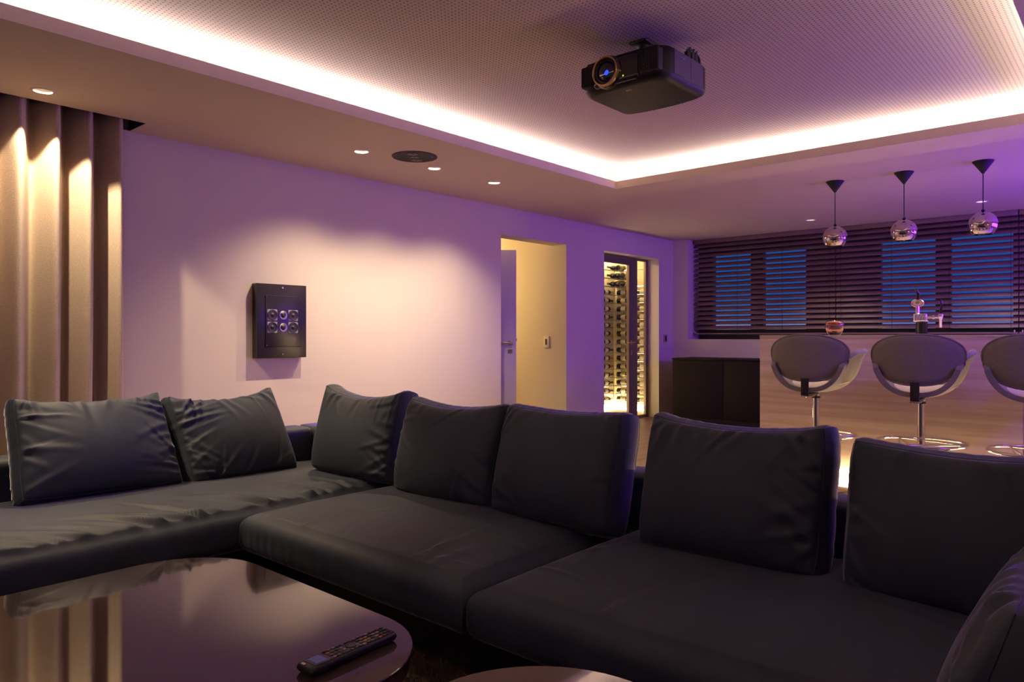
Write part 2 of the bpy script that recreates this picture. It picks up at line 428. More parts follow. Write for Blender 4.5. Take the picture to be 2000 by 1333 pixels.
hh.build('door_handle', M['gold'], d2)

# ------------------------------------------------------------------ downlights
def downlight(x, y, label, energy, aim=(0, 0, -1), size=106, blend=0.35, color=WARM):
    t = empty('downlight', (x, y, ZC), label=label, cat='light', group='recessed ceiling downlights')
    MB().lathe([(HR - .002, .012), (HR, -.001), (HR + .004, -.004), (HR + .010, -.003), (HR + .012, .0)], n=24).build('trim_ring', M['reflwhite'], t)
    MB().lathe([(HR - .001, .006), (HR - .006, .035), (HR - .018, .06), (.02, .075)], n=24, cap1=True).build('reflector', M['reflector'], t)
    MB().lathe([(.019, .060), (.019, .066)], n=20, cap0=True, cap1=True).build('bulb', M['bulb'], t)
    if energy:
        l = lamp('downlight_beam', 'SPOT', (0, 0, .026), energy, color, t, spot_size=R(size), spot_blend=blend, shadow_soft_size=0.012, aim=aim)
    return t
downlight(*DL[1], 'recessed downlight in the soffit just in front of the curtain', 110, size=106, blend=0.2)
downlight(*DL[2], 'recessed downlight in the soffit between curtain and round ceiling speaker', 112, aim=(0, 0.02, -1), size=124, blend=1.0)
downlight(*DL[3], 'recessed downlight right beside the round ceiling speaker', 112, aim=(0, 0.02, -1), size=124, blend=1.0)
downlight(*DL[4], 'recessed downlight in the soffit nearest the open doorway', 112, aim=(0, 0.02, -1), size=124, blend=1.0)
downlight(*DL[5], 'recessed downlight by the blinds, left of the three pendants', 42, aim=(-.03, 0, -1), size=100, blend=0.9)
downlight(*DL[6], 'recessed downlight by the blinds, behind the nearest pendant cord', 42, aim=(-.03, 0, -1), size=100, blend=0.9)

downlight(*DL[0], 'recessed downlight at the recess edge above the short sofa wing', 105, aim=(.25, -.05, -1), size=72, blend=0.8)

# round ceiling speaker
t = empty('ceiling_speaker', (3.503, 4.034, ZC), 0.7, 'round black speaker with three drivers set flush in the brown soffit', 'speaker')
MB().lathe([(.001, -.003), (.150, -.003), (.158, -.006), (.165, -.004), (.166, .0)], n=48).build('baffle', M['blackmatte'], t)
for dx in (-.085, 0, .085):
    rr = .040 if dx else .032
    MB().lathe([(rr + .004, -.004), (rr + .002, -.008), (rr - .002, -.006), (rr * .45, -.0035), (rr * .3, -.006), (.002, -.008)], (dx, 0, 0), n=24).build('driver', M['cone'], t)
for dy in (-.13, .13):
    MB().lathe([(.006, -.004), (.005, -.007), (.001, -.007)], (0, dy, 0), n=10).build('screw', M['chrome'], t)

# ------------------------------------------------------------------ wall speaker
t = empty('wall_speaker', (2.712, 4.92, 0.922), 0, 'black square wall speaker with six drivers on the beige wall', 'speaker')
SW, SH, SD = 0.408, 0.548, 0.072
MB().rbox(0, SW, -SD, 0, 0, SH, .004, 2).build('cabinet', M['spk'], t)
px0, px1, pz0, pz1 = .062, .362, .082, .462
MB().rbox(px0, px1, -SD - .006, -SD + .002, pz0, pz1, .003, 2).build('front_panel', mat('speaker_panel', (0.012, 0.010, 0.016), 0.30), t)
for cx in (.117, .289):
    for cz in (.318, .227):
        q = .042
        b_ = MB().rbox(cx - q, cx + q, -SD - .0085, -SD - .002, cz - q, cz + q, .006, 2).build('driver', M['driver'], t)
        MB().lathe([(.0395, .008), (.0385, .0125), (.034, .0125), (.030, .0105), (.016, .0083), (.0135, .0095), (.010, .0125), (.0005, .0145)], (cx, -SD - .001, cz), '-Y', 28).build('cone', M['cone'], b_)
for cz in (.318, .227):
    b_ = MB().lathe([(.033, .006), (.032, .0105), (.026, .0095), (.020, .008)], (.205, -SD - .001, cz), '-Y', 28).build('tweeter', M['steel'], t)
    MB().lathe([(.020, .007), (.016, .012), (.010, .015), (.0005, .016)], (.205, -SD - .001, cz), '-Y', 24).build('dome', M['cone'], b_)
for cz in (.522, .027):
    MB().lathe([(.008, 0), (.008, .003), (.005, .005), (.0005, .005)], (.205, -SD, cz), '-Y', 14).build('screw', M['chrome'], t)
for cx in (px0 + .012, px1 - .012):
    for cz in (pz0 + .012, pz1 - .012):
        MB().lathe([(.004, 0), (.004, .002), (.0005, .002)], (cx, -SD - .006, cz), '-Y', 10).build('screw', M['satin'], t)

# ------------------------------------------------------------------ curtain
t = empty('curtain', (0, 4.78, 0.02), 0, 'full-height beige linen curtain hanging in deep folds at the left wall', 'curtain')
nx, nz = 520, 24
xs = np.linspace(-0.9, 1.80, nx); zs_ = np.linspace(0, 2.50, nz)
per = 0.172
V = np.zeros((nz, nx, 3))
for j, z in enumerate(zs_):
    ph = 2 * np.pi * (xs - 1.727) / per
    wob = 0.35 * np.sin(xs * 7.1 + 0.6) + 0.15 * np.sin(xs * 17 + z * .5)
    s_ = np.cos(ph + wob * 0.4)
    amp = 0.082 + 0.010 * np.sin(xs * 5.3)
    y = -amp * s_
    x = xs +  0.012 * np.sin(z * 1.3 + xs * 3) * (2.5 - z) / 2.5
    V[j, :, 0] = x; V[j, :, 1] = y - 0.01 * (2.5 - z) / 2.5; V[j, :, 2] = z
f = [(j * nx + i, j * nx + i + 1, (j + 1) * nx + i + 1, (j + 1) * nx + i) for j in range(nz - 1) for i in range(nx - 1)]
c_ = MB().add(V.reshape(-1, 3), f).build('fabric', M['curtain'], t, sharp=180)
sm = c_.modifiers.new('thick', 'SOLIDIFY'); sm.thickness = 0.004; sm.offset = 0
MB().box(-0.95, 1.84, -.012, .012, 2.505, 2.53).build('curtain_track', M['black'], t, smooth=False)

# ------------------------------------------------------------------ projector
t = empty('projector', (3.0, 1.945, 2.305), 0, 'black ceiling projector with gold-ringed lens under the raised perforated ceiling', 'projector')
PW, PD, PH = 0.245, 0.45, 0.160
def plan(ins):
    pts = []
    def add(x, y): pts.append((x, y))
    a = PW - ins
    fx = ins * 1.0
    for k in range(0, 13):                       # front edge, slightly bowed, corners cut back
        y = a - 0.05 - (2 * a - 0.10) * k / 12
        add(fx - 0.012 * (1 - (y / a) ** 2) + .012, y)
    add(fx + .035, -a + .022); add(fx + .065, -a + .004); add(fx + .10, -a)
    for k in range(1, 6): add(fx + .10 + (PD - .14 - ins - .10) * k / 5, -a)
    for k in range(0, 13):                       # rounded rear
        th = -math.pi / 2 + math.pi * k / 12
        add(PD - .03 - ins + .055 * math.cos(th) ** .7 if math.cos(th) > 1e-4 else PD - .04 - ins, a * math.sin(th) if abs(math.sin(th)) < .999 else a * math.copysign(1, math.sin(th)))
    for k in range(4, -1, -1): add(fx + .10 + (PD - .14 - ins - .10) * k / 5, a)
    add(fx + .065, a - .004); add(fx + .035, a - .022)
    return pts
loops = []
rB = 0.042
for k in range(0, 9):
    th = math.pi / 2 * k / 8; loops.append((rB * (1 - math.sin(th)) * .9, rB * (1 - math.cos(th))))
loops += [(0, .07), (0, .11), (0, PH - .010), (.004, PH - .003), (.012, PH)]
vv = []; ff = []; N = len(plan(0))
for ins, z in loops: vv += [(x, y, z) for x, y in plan(ins)]
for i in range(len(loops) - 1):
    for k in range(N): ff.append((i * N + k, i * N + (k + 1) % N, (i + 1) * N + (k + 1) % N, (i + 1) * N + k))
ff += [tuple(range(N))[::-1], tuple(range((len(loops) - 1) * N, len(loops) * N))]
body = MB().add(vv, ff).build('body', mat('projector_satin_black', (0.012, 0.010, 0.015), 0.45, spec=0.22), t, sharp=50)
# front grilles: fins in dark recessed panels left and right of the glossy centre
for nm, ya, yb in (('left', .155, .222), ('right', -.222, -.115)):
    g_ = MB().rbox(-.004, .05, min(ya, yb), max(ya, yb), .036, PH - .018, .006, 2).build('side_grille', M['blackmatte'], t)
    n_ = 9 if nm == 'left' else 13
    fm = MB()
    for k in range(n_):
        y = ya + (yb - ya) * (k + .5) / n_
        fm.box(-.007, -.003, y - .0014, y + .0014, .042, PH - .024)
    fm.build('fins', M['gloss'], g_, smooth=False)['kind'] = 'stuff'
MB().rbox(-.008, .05, -.113, .153, .016, PH - .012, .022, 5).build('front_panel', M['gloss'], t)
LY, LZ = 0.062, 0.083
MB().lathe([(.081, -.01), (.080, .010), (.076, .016), (.073, .012), (.070, .0)], (0, LY, LZ), '-X', 48).build('lens_bezel', M['gloss'], t)
MB().lathe([(.074, .0), (.074, .030), (.071, .036), (.066, .036), (.063, .030), (.061, .004)], (0, LY, LZ), '-X', 48).build('gold_ring', M['gold'], t)
lb = MB().lathe([(.061, .004), (.058, .026), (.052, .028), (.049, .022)], (0, LY, LZ), '-X', 40).build('lens_barrel', M['black'], t)
MB().lathe([(.0495, .018), (.040, .026), (.026, .031), (.012, .0335), (.0003, .034)], (0, LY, LZ), '-X', 40).build('lens_glass', M['lens'], lb)
MB().lathe([(.013, 0), (.0003, .001)], (-.0335, LY - .012, LZ - .012), '-X', 16).build('lens_glow', M['blueglow'], lb)  # blue glow in the lens, put in as a small emissive disc
MB().lathe([(.004, 0), (.0003, .002)], (-.0085, -.03, .044), '-X', 10).build('indicator_light', M['green'], t)
for yy in (-.16, -.145):
    MB().lathe([(.004, 0), (.0003, .001)], (-.0075, yy, .055 + (yy + .16) * 1.0), '-X', 8).build('sensor_window', M['lens'], t)
for sx in (-1, 1):
    MB().rbox(.105, PD - .05, sx * PW - .0015, sx * PW + .0015, .036, PH - .006, .001, 1).build('side_light_panel', mat('purple_lit_side', (0.13, 0.11, 0.17), 0.38, 0.5), t)  # lilac panels added on the body, purple side light put into their colour
MB().box(.27, .272, -PW - .0022, -PW + .004, .04, PH - .01).build('side_seam', M['blackmatte'], t, smooth=False)
# small printed marks on the side, gold wordmark below the lens
mk = MB()
random.seed(4)
for (mx_, mz_, mw, mh) in ((.12, .128, .006, .008), (.145, .130, .010, .004), (.158, .126, .010, .005), (.172, .130, .012, .004), (.188, .124, .014, .008), (.205, .126, .006, .012)):
    mk.box(mx_, mx_ + mw, -PW - .0024, -PW + .002, mz_, mz_ + mh)
mk.build('printed_mark', mat('pale_print', (0.30, 0.28, 0.34), 0.6), t, smooth=False)
fc = bpy.data.curves.new('wordmark', 'FONT'); fc.body = 'JVC'; fc.size = 0.022; fc.extrude = 0.0004; fc.align_x = 'CENTER'; fc.materials.append(M['gold'])
ft = bpy.data.objects.new('wordmark_text', fc); COL.objects.link(ft); bpy.context.view_layer.update()
fo = bpy.data.objects.new('wordmark', bpy.data.meshes.new_from_object(ft)); COL.objects.link(fo); bpy.data.objects.remove(ft)
fo.data.materials.clear(); fo.data.materials.append(M['gold']); fo.parent = t; fo.location = (.085, -.01, -.0006); fo.rotation_euler = (R(180), 0, R(-90))
# bracket and plugs above
mb = MB().rbox(.12, .34, -.09, .09, PH - .002, PH + .02, .004, 2).cyl((.23, 0, PH + .015), (.23, 0, ZU - 2.305), .025, 20).rbox(.17, .29, -.05, .05, ZU - 2.305 - .012, ZU - 2.305 - .001, .003, 2)
mb.build('ceiling_mount', M['black'], t)
mb = MB()
for k, (x, y) in enumerate(((.28, -.222), (.315, -.224), (.35, -.222))):
    mb.tube([(x, y, PH), (x + .005, y, PH + .045), (x + .03, y + .004, PH + .060), (x + .06, y + .006, PH + .045), (x + .075, y + .01, PH + .01)], .010, 8)
    mb.rbox(x - .014, x + .014, y - .012, y + .012, PH - .003, PH + .036, .003, 1)
mb.build('cable', M['black'], t)

# ------------------------------------------------------------------ cushions and sofa
def wrinkles(a, b, rng, n, amp, sides=('l', 'r', 't', 'b'), W=0.6, H=0.45, wsc=1.0, slant=0.0, ulo=-.92):
    d = np.zeros_like(a)
    x, y = a * W / 2, b * H / 2
    for _ in range(n):
        sd = sides[rng.integers(len(sides))]
        u = rng.uniform(ulo, .92)
        if sd == 'l': p = (-W / 2, u * H / 2); ang = rng.normal(0, .45)
        elif sd == 'r': p = (W / 2, u * H / 2); ang = math.pi + rng.normal(0, .45)
        elif sd == 't': p = (u * W / 2, H / 2); ang = -math.pi / 2 + rng.normal(0, .55)
        else: p = (u * W / 2, -H / 2); ang = math.pi / 2 + slant + rng.normal(0, .55 if not slant else .22)
        ln = rng.uniform(.10, .30) * min(W, H) / .45 if min(W, H) < .6 else rng.uniform(.12, .36) * wsc
        wd = rng.uniform(.006, .016) * wsc
        ca, sa = math.cos(ang), math.sin(ang)
        s = (x - p[0]) * ca + (y - p[1]) * sa
        q = -(x - p[0]) * sa + (y - p[1]) * ca
        q = q + rng.uniform(-.6, .6) * s * s
        fall = np.clip(1 - s / ln, 0, 1) ** 1.3 * (s > -0.02) * np.clip((s + .02) / .03, 0, 1)
        A = amp * rng.uniform(.4, 1.0)
        d += A * fall * (np.exp(-(q / wd) ** 2) - .7 * np.exp(-((q - 2.0 * wd) / (1.3 * wd)) ** 2))
    for _ in range(5):                            # broad, soft dents
        cx, cy = rng.uniform(-.3, .3) * W, rng.uniform(-.3, .3) * H
        rr = rng.uniform(.10, .22)
        d += rng.uniform(-.5, .5) * amp * np.exp(-((x - cx) ** 2 + (y - cy) ** 2) / rr ** 2)
    return d

def cushion(name, W, H, te, tm, seed, nwr=22, amp=.007, sag=.03, pinch=.03, gus=.02, flat_back=False, n=88, ears=0.0, sides=('l', 'r', 't', 't', 'b'), corner=.06, topw=0.0, ripple=.05, piped=True, square=False, slant=0.0, ulo=-.92):
    """plump boxed cushion; local x = width, y = height (base at y = 0), z = thickness, +z is the front panel"""
    rng = np.random.default_rng(seed)
    na = max(24, int(n * W / max(W, H))); nb = max(24, int(n * H / max(W, H)))
    # denser near the seams
    def den(k): s = np.linspace(-1, 1, k); return np.sign(s) * (1 - (1 - np.abs(s)) ** 1.25)
    a, b = np.meshgrid(den(na), den(nb), indexing='xy')
    def plane(a, b):
        x = a * np.sqrt(1 - corner * b ** 2 * b ** 2) * (1 - pinch * (1 - b ** 2)) * W / 2 * (1 + topw * b)
        y = b * np.sqrt(1 - corner * a ** 2 * a ** 2) * H / 2
        up = np.clip(b, 0, 1)
        y = y - sag * (1 - a ** 2) * up ** 2 + ears * np.exp(-((1 - np.abs(a)) / .16) ** 2) * up ** 4
        return x, y + H / 2
    dome = np.clip((1 - a ** 2) * (1 - b ** 2), 0, 1) ** .42
    belly = 1 + .22 * (-b) * (1 - b ** 2)          # filling settles a little towards the base
    x, y = plane(a, b)
    zf = te + (tm - te) * dome * belly + wrinkles(a, b, rng, nwr, amp, sides, W, H, 1.4 if square else 1.0, slant, ulo) * np.clip(dome * 3, .15, 1)
    zb = -(te + (tm - te) * (0.15 if flat_back else .8) * dome) + wrinkles(a, b, rng, nwr // 2, amp * .7, sides, W, H)
    if flat_back: zb = -(te + 0 * dome)
    F = np.stack([x, y, zf], -1); B = np.stack([x, y, zb], -1)
    idx = [(0, i) for i in range(na)] + [(j, na - 1) for j in range(1, nb)] + [(nb - 1, i) for i in range(na - 2, -1, -1)] + [(j, 0) for j in range(nb - 2, 0, -1)]
    fb = np.array([F[p] for p in idx]); bb = np.array([B[p] for p in idx])
    av = np.array([(a[p], b[p]) for p in idx])
    out = np.stack([np.sign(av[:, 0]) * (np.abs(av[:, 0]) > .985), np.sign(av[:, 1]) * (np.abs(av[:, 1]) > .985)], -1).astype(float)
    if not square: out = out / np.maximum(1e-6, np.linalg.norm(out, axis=1, keepdims=True))
    K = 12 if square else 6; L = len(idx); rings = []
    rip = 1 + ripple * np.sin(np.arange(L) * .9 + rng.uniform(0, 6)) * rng.uniform(.2, 1, L)
    for k in range(1, K):
        c = k / K
        p = fb * (1 - c) + bb * c
        p[:, :2] += out * (gus * (1 - abs(2 * c - 1) ** 4 if square else math.sin(math.pi * c) ** .6) * rip)[:, None]
        rings.append(p)
    mbq = MB()
    fq = lambda o, flip: [((o + j * na + i, o + j * na + i + 1, o + (j + 1) * na + i + 1, o + (j + 1) * na + i) if not flip else (o + j * na + i, o + (j + 1) * na + i, o + (j + 1) * na + i + 1, o + j * na + i + 1)) for j in range(nb - 1) for i in range(na - 1)]
    nv = na * nb
    verts = np.concatenate([F.reshape(-1, 3), B.reshape(-1, 3)] + rings)
    faces = fq(0, False) + fq(nv, True)
    def ring_i(k, q):
        q %= L
        if k == 0: j, i = idx[q]; return j * na + i
        if k == K: j, i = idx[q]; return nv + j * na + i
        return 2 * nv + (k - 1) * L + q
    for k in range(K):
        for q in range(L): faces.append((ring_i(k, q), ring_i(k + 1, q), ring_i(k + 1, q + 1), ring_i(k, q + 1)))
    mbq.add(verts, faces)
    o = mbq.build(name, M['velvet'], sharp=180)
    if not piped: return o
    st = max(1, L // 120)
    MB().tube(fb[::st] + np.array([0, 0, .0005]), .0022, 6, True).build('piping', M['velvet'], o)
    if not flat_back:
        MB().tube(bb[::st], .0022, 6, True).build('piping', M['velvet'], o)
    return o

def place(o, base, facing, lean, yaw=0, roll=0):
    """stand a cushion on base; facing is the horizontal direction its front looks to"""
    f_ = Vector((*facing, 0)).normalized(); f_ = Matrix.Rotation(R(yaw), 3, 'Z') @ f_
    c, s = math.cos(R(lean)), math.sin(R(lean)); up = Vector((0, 0, 1))
    z = f_ * c + up * s; y = -f_ * s + up * c; x = y.cross(z)
    m = Matrix((x, y, z)).transposed() @ Matrix.Rotation(R(roll), 3, 'Z')
    o.matrix_world = Matrix.Translation(Vector(base)) @ m.to_4x4()
    return o

sofa = empty('corner_sofa', (1.9, 2.0, 0), 0, 'large dark grey velvet corner sofa in front of the glossy coffee tables', 'sofa')
def local(o): o.parent = sofa; o.location = Vector(o.location) - Vector(sofa.location); return o
def seat(x0, x1, y0, y1, seed, **kw):
    o = cushion('seat_cushion', x1 - x0, y1 - y0, kw.pop('te', .062), kw.pop('tm', .10), seed, sag=0, pinch=kw.pop('pinch', 0), gus=.05, flat_back=True, n=int(105 * max(1.3, x1 - x0, y1 - y0)), corner=.0, ripple=.02, piped=False, square=True, **kw)
    o.location = ((x0 + x1) / 2, y0, .272); return local(o)
seat(1.53, 2.44, 1.545, 2.735, 11, nwr=16, amp=.005, te=.084, tm=.122)
seat(1.53, 2.44, 0.15, 1.428, 12, nwr=18, amp=.005, te=.084, tm=.126)
seat(-0.75, 2.44, 2.84, 3.70, 13, nwr=34, amp=.015, te=.082, tm=.126, sides=('b',), slant=.75, ulo=-.1)
b_ = MB().rbox(1.60, 2.60, -.08, 2.85, .04, .225, .012, 2).rbox(-.80, 2.60, 2.90, 3.86, .04, .225, .012, 2)
local(b_.build('base', M['plinth']))
local(MB().rbox(2.42, 2.60, -.08, 3.88, .18, .55, .035, 4).build('backrest', M['velvet']))
local(MB().rbox(-.80, 2.425, 3.69, 3.88, .18, .55, .035, 4).build('backrest', M['velvet']))
local(MB().rbox(1.52, 2.425, -.10, .09, .18, .55, .035, 4).build('armrest', M['velvet']))
for (x, y) in ((1.66, .05), (2.5, .05), (1.66, 2.75), (-.7, 3.0), (-.7, 3.75), (2.5, 3.78)):
    local(MB().cyl((x, y, 0), (x, y, .045), .03, 14).build('leg', M['black']))

CG = 'loose back cushions on the corner sofa'
def cush(label, base, facing, lean, W, H, te, tm, seed, yaw=0, roll=0, **kw):
    o = cushion('back_cushion', W, H, te, tm, seed, **kw)
    tag(o, label, 'cushion', CG); return place(o, base, facing, lean, yaw, roll)
# short wing along the left wall
cush('grey back cushion at the curtain end of the sofa, leftmost', (1.205, 3.46, .375), (0, -1), 31, .635, .465, .060, .150, 21, roll=-1, nwr=44, amp=.010, sag=.035, ears=.012, sides=('l', 'l', 't', 't', 'r', 'r'), topw=-.03)
cush('creased grey back cushion under the wall speaker, beside the leftmost cushion', (1.86, 3.46, .355), (0, -1), 31, .575, .465, .060, .145, 22, roll=2, nwr=40, amp=.011, sag=.045, ears=.012, sides=('l', 'l', 't', 'b'))
# long row with its back to the bar
cush('tall dark cushion wedged in the corner of the sofa, nearest the speaker wall', (2.22, 3.005, .385), (-1, 0), 13, .59, .425, .060, .125, 23, yaw=4, roll=-1, nwr=26, amp=.009, sag=.05, ears=.008, sides=('r', 'r', 't', 't'))
cush('dark cushion directly before the open doorway, second from the sofa corner', (2.18, 2.30, .37), (-1, 0), 14, .60, .425, .060, .140, 24, nwr=16, amp=.006, sag=.035, ears=.004, corner=.10)
cush('dark cushion before the wine cellar with purple-lit right side', (2.18, 1.70, .37), (-1, 0), 14, .572, .43, .062, .140, 25, nwr=16, amp=.006, sag=.02, ears=.002, corner=.09)
cush('dark grey cushion with purple top edge, in front of the black cabinet', (2.18, 1.005, .37), (-1, 0), 13, .60, .435, .062, .145, 26, nwr=34, amp=.009, sag=.03, ears=.010, sides=('r', 'r', 't', 't'), corner=.10)
cush('broad dark cushion with purple top edge, in front of the bar stools', (2.18, .345, .355), (-1, 0), 13, .60, .43, .062, .140, 27, nwr=18, amp=.007, sag=.03, ears=.002, corner=.10)
cush('dark creased cushion leaning on the near right end of the sofa', (1.38, .17, .375), (0, 1), 17, .56, .36, .062, .125, 28, nwr=24, amp=.006, sag=.02, ears=.0, corner=.16)

# ------------------------------------------------------------------ coffee tables, rug, remote
def rounded(x0, x1, y0, y1, r, n=14):
    pts = []
    for cx, cy, a0 in ((x1 - r, y1 - r, 0), (x0 + r, y1 - r, 90), (x0 + r, y0 + r, 180), (x1 - r, y0 + r, 270)):
        for k in range(n + 1):
            t_ = R(a0 + 90 * k / n); pts.append((cx + r * math.cos(t_), cy + r * math.sin(t_)))
    return pts
def table(label, x0, x1, y0, y1, z, r):
    t = empty('coffee_table', ((x0 + x1) / 2, (y0 + y1) / 2, 0.0), 0, label, 'table', 'glossy brown coffee tables')
    cx, cy = (x0 + x1) / 2, (y0 + y1) / 2
    def prism(ins, za, zb, bev=0):
        mbq = MB(); lv = [(ins + bev, za), (ins, za + bev), (ins, zb - bev), (ins + bev, zb)] if bev else [(ins, za), (ins, zb)]
        v = []; N = None
        for i_, z_ in lv:
            p = [(x - cx, y - cy, z_) for x, y in rounded(x0 + i_, x1 - i_, y0 + i_, y1 - i_, r - i_)]
            N = len(p); v += p
        fs = [(i * N + k, i * N + (k + 1) % N, (i + 1) * N + (k + 1) % N, (i + 1) * N + k) for i in range(len(lv) - 1) for k in range(N)]
        fs += [tuple(range(N))[::-1], tuple(range((len(lv) - 1) * N, len(lv) * N))]
        return mbq.add(v, fs)
    prism(0, z - .012, z, .002).build('glass_top', M['tabletop'], t, sharp=30)
    prism(.006, z - .045, z - .0125, .002).build('table_frame', M['tablerim'], t, sharp=30)
    h = .10
    for sx in (-1, 1):
        for sy in (-1, 1):
            px_, py_ = sx * ((x1 - x0) / 2 - r), sy * ((y1 - y0) / 2 - r)
            MB().cyl((px_, py_, .03), (px_, py_, z - .045), .022, 14).build('leg', M['black'], t)
    return t
table('large glossy brown coffee table with rounded corners carrying the remote', -.02, 1.215, 1.235, 2.455, .34, .27)
table('second glossy brown coffee table at the bottom edge, reflecting the cove light', .12, 1.335, -.02, 1.13, .34, .30)

rug = empty('shaggy_rug', (.6, 1.5, 0), 0, 'dark brown shaggy rug on the floor under the coffee tables', 'rug')
MB().rbox(-1.3, 1.02, -1.5, 1.32, 0, .016, .006, 1).build('backing', M['rug'], rug)
rng = np.random.default_rng(5)
mb = MB(); vv = []; ff = []
NB = 16000
bx = rng.uniform(-.4, 1.02, NB); by = rng.uniform(-1.2, 1.1, NB)
for i in range(NB):
    x, y = bx[i], by[i]; an = rng.uniform(0, 6.28); l = rng.uniform(.015, .04); h = rng.uniform(.018, .038); wd = .0022
    dx, dy = math.cos(an), math.sin(an); o = len(vv)
    vv += [(x - dy * wd, y + dx * wd, .014), (x + dy * wd, y - dx * wd, .014), (x + dx * l * .5 + dy * wd * .8, y + dy * l * .5 - dx * wd * .8, .014 + h * .8), (x + dx * l * .5 - dy * wd * .8, y + dy * l * .5 + dx * wd * .8, .014 + h * .8), (x + dx * l, y + dy * l, .014 + h)]
    ff += [(o, o + 1, o + 2, o + 3), (o + 3, o + 2, o + 4)]
mb.add(vv, ff)
p_ = mb.build('pile', M['rug'], rug, smooth=False); p_['kind'] = 'stuff'

rm = empty('remote_control', (1.008, 1.390, .34), R(3.5), 'long black remote control lying on the large brown coffee table', 'remote')
lv = [(.010, .0), (.003, .005), (0, .012), (.003, .020), (.006, .0225)]
def rplan(i_): return rounded(-.128 + i_, .128 - i_, -.031 + i_, .031 - i_, .012, 6)
v = []; N = len(rplan(0))
for i_, z_ in lv: v += [(x, y, z_) for x, y in rplan(i_ if i_ < .011 else .011)]
fs = [(i * N + k, i * N + (k + 1) % N, (i + 1) * N + (k + 1) % N, (i + 1) * N + k) for i in range(len(lv) - 1) for k in range(N)] + [tuple(range(N))[::-1], tuple(range((len(lv) - 1) * N, len(lv) * N))]
MB().add(v, fs).build('body', M['black'], rm, sharp=50)
MB().rbox(-.112, -.066, -.022, .022, .0215, .0235, .0008, 1).build('display', M['gloss'], rm)
dsp = MB().box(-.104, -.074, -.017, .017, .0236, .0239).build('screen_image', M['screen'], rm, smooth=False)
MB().box(-.124, -.117, .002, .014, .0225, .0232).build('badge', M['steel'], rm, smooth=False)
bmesh_b = MB().rbox(-.0042, .0042, -.0032, .0032, 0, .0028, .0012, 2)
meshes = {k: bmesh_b.mesh('button', M[k]) for k in ('button', 'buttonpale', 'buttonred', 'buttonyel')}
random.seed(9)
row = 0
for ix in range(15):
    x = -.056 + ix * .0122
    for iy, y in enumerate((-.020, -.0067, .0067, .020)):
        if ix in (4, 5, 6) and iy in (1, 2): continue
        k = random.choice(['button', 'button', 'button', 'buttonpale'])  # a few paler buttons mixed in at random
        if ix == 0 and iy == 2: k = 'buttonred'
        if ix in (8, 9) and iy in (1, 2): k = 'buttonyel'
        if ix == 11 and iy == 0: k = 'buttonred'
        shared('button', meshes[k], rm, (x, y, .0220))
MB().lathe([(.013, 0), (.013, .002), (.009, .003), (.008, .002), (.0004, .002)], (.005, 0, .0222), n=20).build('navigation_pad', M['button'], rm)

# ------------------------------------------------------------------ bar, cabinet
BX, BY1 = 5.85, 2.416
bar = empty('bar_counter', (BX, .4, 0), 0, 'long bar counter clad in pale horizontal-grained wood, with bar stools before it', 'bar')
BL = -1.30                                       # right end, beyond the frame
def bl(x0, x1, y0, y1, z0, z1): return MB().rbox(x0 - BX, x1 - BX, y0 - .4, y1 - .4, z0, z1, .003, 2)
for (y0, y1) in ((.625, BY1), (-.9, .622)):
    bl(BX, BX + .03, y0, y1, .055, 1.062).build('front_panel', M['bar'], bar)
bl(BX + .03, BX + 1.05, BY1 - .03, BY1, .055, 1.062).build('end_panel', M['bar'], bar)
bl(BX - .002, BX + 1.08, -.9, BY1 + .002, 1.0625, 1.092).build('worktop', M['barface'], bar)
bl(BX + .08, BX + 1.0, -.88, BY1 - .06, 0.0, .054).build('plinth', M['white'], bar)
MB().rbox(-.004, .010, -1.25, 1.99, .036, .054, .002, 1).build('light_strip', M['plinthstrip'], bar, smooth=False)

t = empty('low_cabinet', (8.3, 3.2, 0), 0, 'low black cabinet between the pale bar and the left wall', 'cabinet')
MB().rbox(.02, .55, 0, 1.375, .06, .785, .004, 2).build('carcass', M['cab'], t)
MB().rbox(-.005, .56, -.005, 1.38, .785, .81, .004, 2).build('top', M['cab'], t)
for k in range(2):
    dr = MB().rbox(0, .019, .004 + k * .687, .684 + k * .687, .065, .780, .003, 2).build('door', M['cab'], t)
MB().box(.06, .54, .02, 1.355, 0, .06).build('plinth', M['black'], t, smooth=False)

